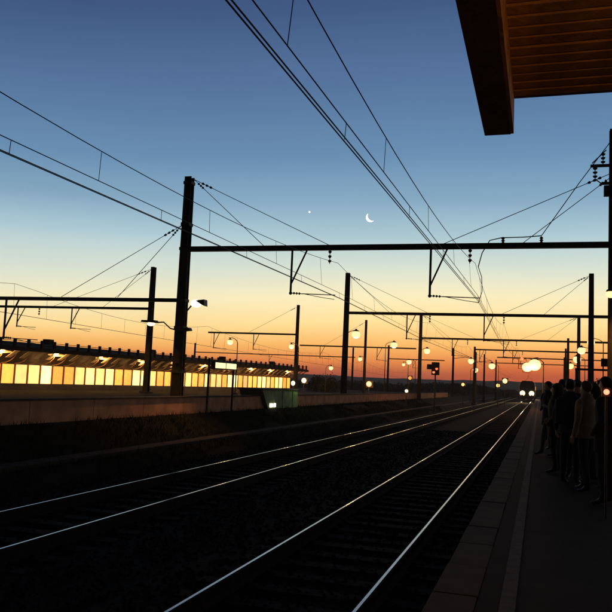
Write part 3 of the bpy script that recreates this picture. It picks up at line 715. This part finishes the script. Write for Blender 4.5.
# ================================================================== TRAIN
def train():
    a, b = at(520.7, 393, y=150), at(529, 394, y=150)
    t = thing('train', 'dark approaching train with two glaring headlights at the end of the track', 'train', (-2.33, 150, 0))
    NAVY = mat('train_paint', (.02, .016, .02), .5, 0, .2, 3)
    prof = [(-1.42, .9), (1.42, .9), (1.46, 1.4), (1.46, 2.9), (1.32, 3.5), (.9, 3.85), (-.9, 3.85), (-1.32, 3.5), (-1.46, 2.9), (-1.46, 1.4)]
    n = len(prof); mb = MB(); fr = [(x*.93, .0 if z < 1.6 else .15+(z-1.6)*.28, z) for x, z in prof]; bk = [(x, 1.2, z) for x, z in prof]; en = [(x, 24, z) for x, z in prof]
    mb.add(fr+bk+en, [tuple(range(n)), tuple(range(3*n-1, 2*n-1, -1))]+[(l*n+i, (l+1)*n+i, (l+1)*n+(i+1) % n, l*n+(i+1) % n) for l in (0, 1) for i in range(n)])
    mb.build('body', NAVY, t)
    for s in (-1, 1):
        mb = MB(); x0, x1 = sorted((s*.08, s*1.12)); mb.add([(x0, .335, 2.35), (x1, .335, 2.35), (x1*.96, .56, 3.2), (x0, .56, 3.2)], [(0, 1, 2, 3)]); mb.add([(x0, .36, 2.35), (x1, .36, 2.35), (x1*.96, .585, 3.2), (x0, .585, 3.2)], [(3, 2, 1, 0)])
        mb.build('windscreen', mat('dark_glass', (.02, .02, .025), .1, 0, .1, 2, 0, spec=.5), t)
        h = MB().ball((s*.82, -.04, 1.5), (.48, .14, .48), 14, 8).build('headlight', HEADL, t, True)
        L = bpy.data.lights.new('headlight_beam', 'SPOT'); L.energy = 2500; L.color = (1, .62, .3); L.spot_size = R(50); L.spot_blend = 1; L.shadow_soft_size = .25
        lo = link('headlight_beam', L, h, (s*.82, -.6, 1.45)); lo.rotation_euler = (R(86), 0, R(180))
        mb = MB(); mb.tube([(s*.85, .1, 1.02), (s*.85, -.5, 1.02)], .09, 8); mb.tube([(s*.85, -.5, 1.02), (s*.85, -.56, 1.02)], .22, 10); mb.build('buffer', STEEL, t)
    for y in (3, 5.4, 18.5, 21):
        for s in (-.75, .75): MB().tube([(s-.06, y, .46), (s+.06, y, .46)], .46, 16).build('wheel', STEEL, t)
    for y in (4.2, 19.7): MB().box(-1.1, 1.1, y-1.8, y+1.8, .5, .88).build('bogie', DARK, t)
    for k in range(5):
        for s in (-1, 1): MB().box(*sorted((s*1.462, s*1.47)), 6+k*2.6, 7.8+k*2.6, 2.1, 2.85).build('side_window', AMBER, t)
    MB().tube([(-.6, 8, 3.9), (0, 9.2, 4.5), (0, 8, 5.02)], .03).build('pantograph', STEEL, t)
train()

# ================================================================== DISTANCE
def far_hill():
    mb = MB(); n = 90
    for i in range(n+1):
        x = -1500+2600*i/n; h = (12+5*noise.noise((x*.004, 1.7, 0))+3*noise.noise((x*.03, .2, 0)))*max(.1, min(1, (x+620)/250))
        mb.v += [(x, 1150, -2), (x, 1190+60*noise.noise((x*.01, 5, 0)), max(3, h)), (x, 1500, max(4, h*1.2))]
    for i in range(n):
        for k in (0, 1): mb.f.append((3*i+k, 3*i+3+k, 3*i+4+k, 3*i+1+k)); mb.mi.append(0)
    kind(mb.build('hills', mat('dusk_hill', (.10, .085, .08), .95, 0, .3, .02, 0), smooth=True), 'structure')
far_hill()
LEAF = mat('dark_leaf', (.05, .06, .025), .8, 0, .45, .8, 0)
BARK = mat('bark', (.06, .045, .03), .9, 0, .3, 6)
def tree(label, x, y, h, w, z0=GZ, seed=0, low=False, grp='trees in the distance'):
    r = random.Random(seed); t = thing('bush' if low else 'tree', label, 'bush' if low else 'tree', (x, y, z0), grp)
    mb = MB(); tops = []
    th = h*(.25 if low else .45); mb.tube([(0, 0, 0), (r.uniform(-.1, .1)*w, 0, th*.5), (r.uniform(-.1, .1)*w, 0, th)], [w*.06, w*.045, w*.03], 7)
    for i in range(8):
        a = r.uniform(0, 6.28); p = Vector((math.cos(a)*w*.36*r.uniform(.5, 1.1), math.sin(a)*w*.36, h*r.uniform(.5, .85))); tops.append(p)
        mb.tube([(0, 0, th*r.uniform(.6, 1)), p*.6+Vector((0, 0, h*.12)), p], [w*.022, w*.015, w*.006], 5)
    mb.build('trunk', BARK, t)
    mb = MB(); tops += [Vector((r.uniform(-.3, .3)*w, r.uniform(-.3, .3)*w, h*r.uniform(.3 if low else .5, .95))) for _ in range(9)]
    for c in tops:
        rad = w*r.uniform(.12, .24)
        for _ in range(190):
            d = Vector((r.gauss(0, 1), r.gauss(0, 1), r.gauss(0, .8))).normalized()*rad*r.uniform(.3, 1.1); p = c+d; s = w*.028*r.uniform(.6, 1.5)
            u = Vector((r.gauss(0, 1), r.gauss(0, 1), r.gauss(0, 1))).normalized(); v = u.orthogonal().normalized()
            mb.add([p-u*s, p+v*s*.5, p+u*s, p-v*s*.5], [(0, 1, 2, 3)])
    mb.build('crown', LEAF, t)
q = at(322, 390, y=96); tree('dark round bush left of the tall middle mast', q.x, 96, 3.2, 4.4, seed=1, low=True)
def mass():
    """far belt of trees and scrub on the horizon, one dark mass"""
    r = np.random.default_rng(11); K = 26000
    x = -190+230*r.random(K); y = 215+60*r.random(K)
    top = np.array([2.6+2.2*noise.noise((a*.06, .3, 0))+1.1*noise.noise((a*.3, .9, 0)) for a in x])
    z = GZ+np.clip(top, .6, 9)*r.random(K)**.7
    P = np.stack([x, y, z], -1); U = r.normal(size=(K, 3)); U /= np.linalg.norm(U, axis=1)[:, None]; Wv = np.cross(U, r.normal(size=(K, 3))); Wv /= np.linalg.norm(Wv, axis=1)[:, None]
    s = (.3+.35*r.random(K))[:, None]
    V = np.stack([P-U*s, P+Wv*s*.6, P+U*s, P-Wv*s*.6], 1).reshape(-1, 3)
    me = bpy.data.meshes.new('far_woodland'); me.from_pydata(V.tolist(), [], np.arange(4*K).reshape(-1, 4).tolist()); me.materials.append(LEAF)
    o = kind(link('far_woodland', me), 'stuff'); o['label'] = 'dark belt of trees and scrub along the horizon'
mass()
for i, (px, Y, h, w, lab) in enumerate(((583, 150, 4.6, 5, 'dark tree beyond the platform end, left one behind the lamps'), (601, 140, 5.0, 6, 'dark tree beyond the platform end at the right edge'))):
    p = at(px, 395, y=Y); tree(lab, 10+i*6, Y, h, w, PZ if False else GZ, 20+i)

# ================================================================== WAITING PEOPLE
def body_mesh(pose, h=1.75):
    """one continuous skinned body facing +y; returns (mesh, coat mesh, hair mesh)"""
    V = []; E = []; RD = []
    def v(p, r, link_to=None):
        V.append(Vector(p)*(h/1.75)); RD.append(tuple(q*h/1.75 for q in (r if isinstance(r, tuple) else (r, r))))
        if link_to is not None: E.append((link_to, len(V)-1))
        return len(V)-1
    hipx = pose.get('hip', 0)
    pel = v((hipx, 0, .95), (.155, .12)); sp = v((hipx*.5, .01, 1.12), (.145, .11), pel); ch = v((0, .0, 1.32), (.17, .12), sp)
    nk = v((0, .0, 1.475), (.062, .062), ch); hb = v((0, .015, 1.545), (.07, .075), nk)
    hx, hy = pose.get('head', (0, .02)); hd = v((hx, hy+.01, 1.63), (.078, .096), hb); v((hx, hy-.005, 1.715), (.064, .078), hd)
    for s in (-1, 1):
        f = pose['feet'][0 if s < 0 else 1]
        hp = v((hipx+.09*s, 0, .88), (.10, .10), pel); kn = v((.10*s+f[0]*.5, f[1]*.5+.025, .49), (.063, .066), hp)
        an = v((.10*s+f[0], f[1]-.03, .10), (.044, .048), kn); hl = v((.10*s+f[0], f[1]-.045, .04), (.042, .04), an)
        bl = v((.11*s+f[0], f[1]+.09, .035), (.05, .032), an); v((.115*s+f[0], f[1]+.17, .03), (.04, .025), bl)
        a = pose['arms'][0 if s < 0 else 1]
        sh = v((.185*s, 0, 1.415), (.075, .075), ch); el = v((a[0][0]*s, a[0][1], a[0][2]), (.055, .055), sh)
        wr = v((a[1][0]*s, a[1][1], a[1][2]), (.036, .036), el)
        if a[2]:                                # open hand: palm, four fingers and a thumb on its side
            d = (Vector(a[1])-Vector(a[0])).normalized(); d = Vector((d.x*s, d.y, d.z)); w0 = Vector((a[1][0]*s, a[1][1], a[1][2]))
            fwd = Vector((0, 1, 0)); fwd = (fwd-d*fwd.dot(d)).normalized()
            pm = v(w0+d*.055, (.034, .024), wr); inn = Vector((-s, 0, 0))
            for k, ln in zip((-1.5, -.5, .5, 1.5), (.058, .075, .08, .07)):
                b = w0+d*.10+fwd*k*.019; i0 = v(b, .0095, pm); i1 = v(b+d*ln*.5+inn*.008, .009, i0); v(b+d*ln*.9+inn*.03, .008, i1)
            b = w0+d*.05+fwd*.042; i0 = v(b+inn*.01, .011, pm); v(b+d*.05+fwd*.018+inn*.02, .009, i0)
        else: v((a[1][0]*s*.93, a[1][1]+.03, a[1][2]-.06), (.04, .035), wr)
    me = bpy.data.meshes.new('body'); me.from_pydata(V, E, [])
    o = bpy.data.objects.new('body_src', me); COL.objects.link(o)
    sk = o.modifiers.new('skin', 'SKIN'); sk.use_smooth_shade = True; sk.branch_smoothing = .4
    for d, r in zip(me.skin_vertices[0].data, RD): d.radius = r
    me.skin_vertices[0].data[0].use_root = True
    o.modifiers.new('sub', 'SUBSURF').levels = 2
    dg = bpy.context.evaluated_depsgraph_get(); out = bpy.data.meshes.new_from_object(o.evaluated_get(dg)); out.name = 'person'
    bpy.data.objects.remove(o)
    sc = h/1.75; hc = Vector((hx, hy+.01, 1.63))*sc
    for q in out.vertices:                     # face: brow hollows, nose, mouth, chin and ears
        p = q.co/sc
        if p.z > 1.50:
            dx = p.x-hx; dy = p.y-hy
            if dy > .05:
                q.co.y += sc*(.030*math.exp(-(dx/.016)**2-((p.z-1.615)/.024)**2)-.012*sum(math.exp(-((dx-e)/.018)**2-((p.z-1.642)/.014)**2) for e in (-.034, .034))
                              -.007*math.exp(-(dx/.028)**2-((p.z-1.572)/.008)**2)+.012*math.exp(-(dx/.03)**2-((p.z-1.545)/.015)**2))
            q.co.x += sc*math.copysign(.018, dx)*math.exp(-((abs(dx)-.085)/.03)**2-(dy/.022)**2-((p.z-1.625)/.03)**2)
    for i in range(5): out.materials.append(None)
    for f in out.polygons:                     # 0 skin 1 coat 2 trousers 3 shoes
        c = f.center/sc
        armv = abs(c.x) > .2 and c.z > .7
        if c.z < .1: k = 3
        elif c.z > 1.49: k = 0
        elif c.z < .93 and not armv: k = 2
        else: k = 1
        for s, a in ((-1, pose['arms'][0]), (1, pose['arms'][1])):
            w = Vector((a[1][0]*s, a[1][1], a[1][2]))
            if a[2] and (c.z > .97 or abs(c.x) > .205) and (c-w).length < .22 and (c-w).dot((Vector((a[1][0]*s, a[1][1], a[1][2]))-Vector((a[0][0]*s, a[0][1], a[0][2])))) > .004: k = 0
        f.material_index = k; f.use_smooth = True
    # coat: shell round the trunk that ends at a hem, with a collar
    L = pose.get('coat', .78); mb = MB(); n = 20; rings = [(L, .205, .155), (L+.02, .21, .16), (.95, .19, .15), (1.10, .178, .142), (1.30, .198, .15), (1.40, .185, .135), (1.46, .12, .105), (1.50, .085, .085), (1.535, .092, .095), (1.53, .078, .08)]
    for z, a, b in rings:
        for i in range(n):
            t = 2*math.pi*i/n; w = 1+.03*math.sin(5*t+z*9)
            mb.v.append((sc*(hipx*max(0, 1-(z-.9)*2)*.6+a*w*math.cos(t)), sc*(b*w*math.sin(t)+.005), sc*z))
    for j in range(len(rings)-1):
        for i in range(n): mb.f.append((j*n+i, j*n+(i+1) % n, (j+1)*n+(i+1) % n, (j+1)*n+i)); mb.mi.append(0)
    coat = mb.mesh('coat', DARK, True)
    # hair: cap over the skull, lower at the back
    mb = MB(); n, kk = 16, 8; lng = pose.get('hair', 0)
    for j in range(kk+1):
        for i in range(n):
            b = 2*math.pi*i/n; front = math.sin(b); amax = R(66) if front > .3 else R(104) if front > -.2 else R(136)
            a = amax*j/kk; rx, ry, rz = .084, .103, .104
            q_ = 1+.10*noise.noise((math.sin(a)*math.cos(b)*4, math.sin(a)*math.sin(b)*4, math.cos(a)*4+lng*30+h)); rx *= q_; ry *= q_; rz *= q_
            dz = -lng*max(0, -front+.2)*(j/kk)**3
            mb.v.append((hc.x+sc*rx*math.sin(a)*math.cos(b), hc.y+sc*(ry*math.sin(a)*math.sin(b)-.012), hc.z+sc*(rz*math.cos(a)+.012+dz)))
    for j in range(kk):
        for i in range(n): mb.f.append((j*n+i, (j+1)*n+i, (j+1)*n+(i+1) % n, j*n+(i+1) % n)); mb.mi.append(0)
    hair = mb.mesh('hair', DARK, True)
    return out, coat, hair
POCK = ((.255, -.07, 1.13), (.20, .09, .98), False)
HANG = ((.245, -.03, 1.13), (.25, .04, .90), True)
PHONE = ((.235, -.02, 1.14), (.12, .24, 1.22), True)
HOLD = ((.25, -.05, 1.13), (.16, .2, 1.05), True)
POSES = [dict(feet=((0, 0), (.02, .03)), arms=(POCK, POCK), coat=.72),
         dict(feet=((-.02, .04), (.04, -.03)), arms=(HANG, HANG), coat=.86, hip=.02),
         dict(feet=((0, .02), (.03, 0)), arms=(PHONE, POCK), coat=.62, hair=.12, head=(0, .045)),
         dict(feet=((-.03, -.12), (.03, .16)), arms=(HANG, POCK), coat=.84),
         dict(feet=((.0, 0), (.0, .05)), arms=(HOLD, HOLD), coat=.55, hair=.16, hip=-.02)]
BODIES = [body_mesh(p) for p in POSES]
SKINM = mat('skin', (.42, .26, .18), .6, 0, .1, 8, 0)
SHOE = mat('black_shoe', (.015, .015, .015), .5, 0, .2, 9, 0)
def cloth(n, c): return mat('cloth_'+n, c, .9, 0, .25, 9, .3, 90)
COATS = {'black': cloth('black', (.018, .017, .018)), 'navy': cloth('navy', (.018, .022, .04)), 'brown': cloth('brown', (.05, .032, .02)), 'tan': cloth('tan', (.30, .21, .12)),
         'grey': cloth('grey', (.05, .05, .052)), 'green': cloth('olive', (.035, .04, .022)), 'red': cloth('maroon', (.06, .015, .015))}
HAIRS = [mat('hair_dark', (.015, .011, .008), .6, 0, .3, 30, 0), mat('hair_brown', (.06, .035, .018), .6, 0, .3, 30, 0), mat('hair_grey', (.2, .19, .17), .6, 0, .3, 30, 0), mat('hair_fair', (.2, .13, .06), .6, 0, .3, 30, 0)]
def person(label, x, y, pose, coat, trousers, hair, rot, hs=1.0):
    b, c, hr = BODIES[pose]
    o = link('person', b, None, (x, y, PZ)); o.rotation_euler.z = R(rot); o.scale = (1, 1, hs)
    for i, M in enumerate((SKINM, COATS[coat], COATS[trousers], SHOE, SHOE)): o.material_slots[i].link = 'OBJECT'; o.material_slots[i].material = M
    tag(o, label, 'person', 'people waiting on the near platform')
    for nm, me, M in (('coat', c, COATS[coat]), ('hair', hr, HAIRS[hair])):
        q = link(nm, me, o); q.material_slots[0].link = 'OBJECT'; q.material_slots[0].material = M
    return o
CROWD = [
 ('person in a tan coat catching warm light among the crowd', 587, 13.0, 3, 'tan', 'black', 1, 48, 1.0),
 ('person in black coat at the right picture edge, nearest of the crowd', 607, 11.6, 0, 'black', 'navy', 0, 55, 1.03),
 ('person in dark navy coat standing just left of the tan coat', 570, 13.8, 1, 'navy', 'black', 0, -25, 1.02),
 ('person in olive jacket between tan coat and the right edge', 597, 14.6, 2, 'green', 'navy', 3, 60, .96),
 ('person in brown coat closest to the platform edge, turned toward the track', 557, 15.5, 0, 'brown', 'black', 0, 70, .97),
 ('person in grey coat with clasped hands behind the navy coat', 573, 17.5, 4, 'grey', 'black', 1, 40, .95),
 ('person in black coat standing by the edge behind the brown coat', 549, 19.5, 3, 'black', 'grey', 0, 95, 1.03),
 ('person in maroon coat in the middle of the crowd', 560, 19, 2, 'red', 'black', 0, 80, .97),
 ('grey haired person in black coat behind the olive jacket', 603, 18.5, 1, 'black', 'grey', 2, 20, 1.01),
 ('tall person in navy coat behind the maroon coat', 585, 21, 0, 'navy', 'navy', 0, 0, 1.06),
 ('short person in brown coat far along the platform edge', 549, 25, 4, 'brown', 'black', 1, 30, .93),
 ('person in grey coat in the back row before the poster case', 598, 24, 3, 'grey', 'navy', 0, -20, 1.0),
 ('fair haired person in black coat in the back row', 569, 25, 2, 'black', 'black', 3, 50, .98),
 ('small far person in olive coat at the back of the crowd near the edge', 556, 30, 1, 'green', 'black', 0, 10, 1.0),
 ('small far person in black coat beneath the platform lamps', 580, 31, 0, 'black', 'navy', 0, 0, 1.02),
 ('farthest waiting person, a dark figure near the approaching train', 547, 37, 0, 'navy', 'black', 0, 5, 1.0),
 ('person in navy coat turned left, just behind the tan coat', 591, 14.6, 2, 'navy', 'black', 1, 100, .99),
 ('person in maroon coat at the right edge behind the nearest black coat', 612, 13.6, 4, 'red', 'black', 0, 140, .97),
 ('person in black coat turned toward the viewer, beside the navy coat with backpack', 577, 14.8, 1, 'black', 'black', 1, 165, 1.0),
 ('person in olive coat close behind the brown coat by the edge', 562, 16.6, 0, 'green', 'black', 0, -35, 1.04),
 ('person in brown coat squeezed between grey coat and tall navy coat', 579, 18.6, 3, 'brown', 'navy', 3, 70, .97),
 ('person in grey coat beside the grey haired one, facing left', 595, 17.2, 0, 'grey', 'black', 0, 90, 1.02),
 ('person in navy coat near the edge, half hidden by the black coat', 555, 21.5, 1, 'navy', 'grey', 1, 20, .98),
 ('person in tan coat far back in the crowd', 590, 27, 0, 'tan', 'black', 0, -15, 1.0),
 ('person in black coat looking at a phone in the middle of the crowd', 567, 21.5, 2, 'black', 'navy', 0, -60, 1.0),
 ('person in maroon coat in the back row under the lamps', 576, 27, 4, 'red', 'grey', 1, 25, .96),
 ('tall person in brown coat at the right edge in the back row', 608, 22, 1, 'brown', 'black', 0, 5, 1.06),
 ('person in grey coat far along the edge line, behind the short brown coat', 551, 28, 3, 'grey', 'black', 0, 0, 1.01),
 ('small far person in navy coat beside the far black coat', 587, 33, 2, 'navy', 'black', 3, 35, .97),
 ('small far person in brown coat close to the edge, before the farthest one', 551, 34, 0, 'brown', 'navy', 0, 15, 1.0),
]
for lab, px, y, po, co, tr, ha, rot, hs in CROWD:
    p = at(px, 400, y=y); o = person(lab, p.x, y, po, co, tr, ha, rot, hs)
    k = len(lab) % 4                           # some wear a woollen hat, some have the hood up
    hy = POSES[po].get('head', (0, .02))[1]
    if k == 1:
        mb = MB(); mb.lathe((0, hy, 1.62), [(.098, .035), (.102, .06), (.098, .085), (.095, .09), (.088, .125), (.066, .152), (.03, .165), (.012, .168), (.02, .185), (.004, .2)], 14)
        mb.build('woollen_hat', COATS['grey'], o, True)
    elif k == 2:
        mb = MB(); mb.lathe((0, hy-.03, 1.50), [(.125, -.03), (.128, .02), (.118, .09), (.112, .15), (.105, .20), (.085, .245), (.05, .268), (.012, .275)], 14)
        mb.v = [(x, y if y < hy else hy+(y-hy)*.35, z) for x, y, z in mb.v]
        mb.build('hood', COATS[co], o, True)
def backpack(label, x, y, rot, M):
    t = thing('backpack', label, 'backpack', (x, y, PZ+1.02)); t.rotation_euler.z = R(rot)
    MB().cbox(-.15, .15, -.32, -.17, 0, .44, .05).build('bag', M, t); MB().cbox(-.11, .11, -.38, -.322, .04, .24, .03).build('front_pocket', M, t)
    MB().tube([(0, -.22, .44), (0, -.24, .49), (0, -.27, .44)], .012).build('handle', M, t)
p = at(570, 400, y=13.8); backpack('dark backpack worn by the person left of the tan coat', p.x, 13.8, -25, COATS['black'])

def heaven():
    c = EYE+ray(370.5, 217.5)*2600; s = 2600/FPX
    fwd = ray(370.5, 217.5).normalized(); u = RT.normalized(); v = UP.normalized()
    # crescent: lit limb towards lower left, thick in the middle, tapering horns
    n = 28; ro = 4.6*s; ri = 4.3*s; off = 2.0*s; ang = R(218); mb = MB(); ring = []
    for i in range(n+1):
        a = -R(98)+R(196)*i/n
        po = Vector((math.cos(a), math.sin(a)))*ro; w_ = math.cos(a*90/98)**.8 if abs(a) < R(97.9) else 0
        pin = po*(1-.52*max(0, w_)); pm = (po+pin)/2; th = .28*ro*max(.02, w_)
        for q2, d in ((po, 0), (pm, -th), (pin, 0), (pm, th)):
            x = q2.x*math.cos(ang)-q2.y*math.sin(ang); y = q2.x*math.sin(ang)+q2.y*math.cos(ang)
            mb.v.append(tuple(u*x+v*y+fwd*d))
    for i in range(n):
        for k in range(4): mb.f.append((i*4+k, i*4+(k+1) % 4, (i+1)*4+(k+1) % 4, (i+1)*4+k)); mb.mi.append(0)
    o = mb.build('moon', MOONM, None, True); o.location = c; tag(o, 'thin bright crescent moon high over the crossbeam', 'moon')
    c = EYE+ray(309.5, 212)*2600
    o = MB().ball((0, 0, 0), .95*s, 12, 8).build('planet', MOONM, None, True); o.location = c; tag(o, 'tiny bright planet shining left of the moon', 'planet')
heaven()

# ================================================================== HAZE (low evening air; the sky, moon and planet lie outside it)
def haze():
    o = kind(MB().box(-1560, 1560, -320, 1640, -3.5, 30).build('haze', []), 'stuff'); o['label'] = 'thin evening haze over the railway yard'
    M = bpy.data.materials.new('evening_haze'); M.use_nodes = True; N = M.node_tree.nodes; N.clear()
    v = N.new('ShaderNodeVolumePrincipled'); v.inputs['Color'].default_value = (.85, .78, .76, 1); v.inputs['Density'].default_value = .00035; v.inputs['Anisotropy'].default_value = .3
    out = N.new('ShaderNodeOutputMaterial'); M.node_tree.links.new(v.outputs[0], out.inputs['Volume']); o.data.materials.append(M)
haze()
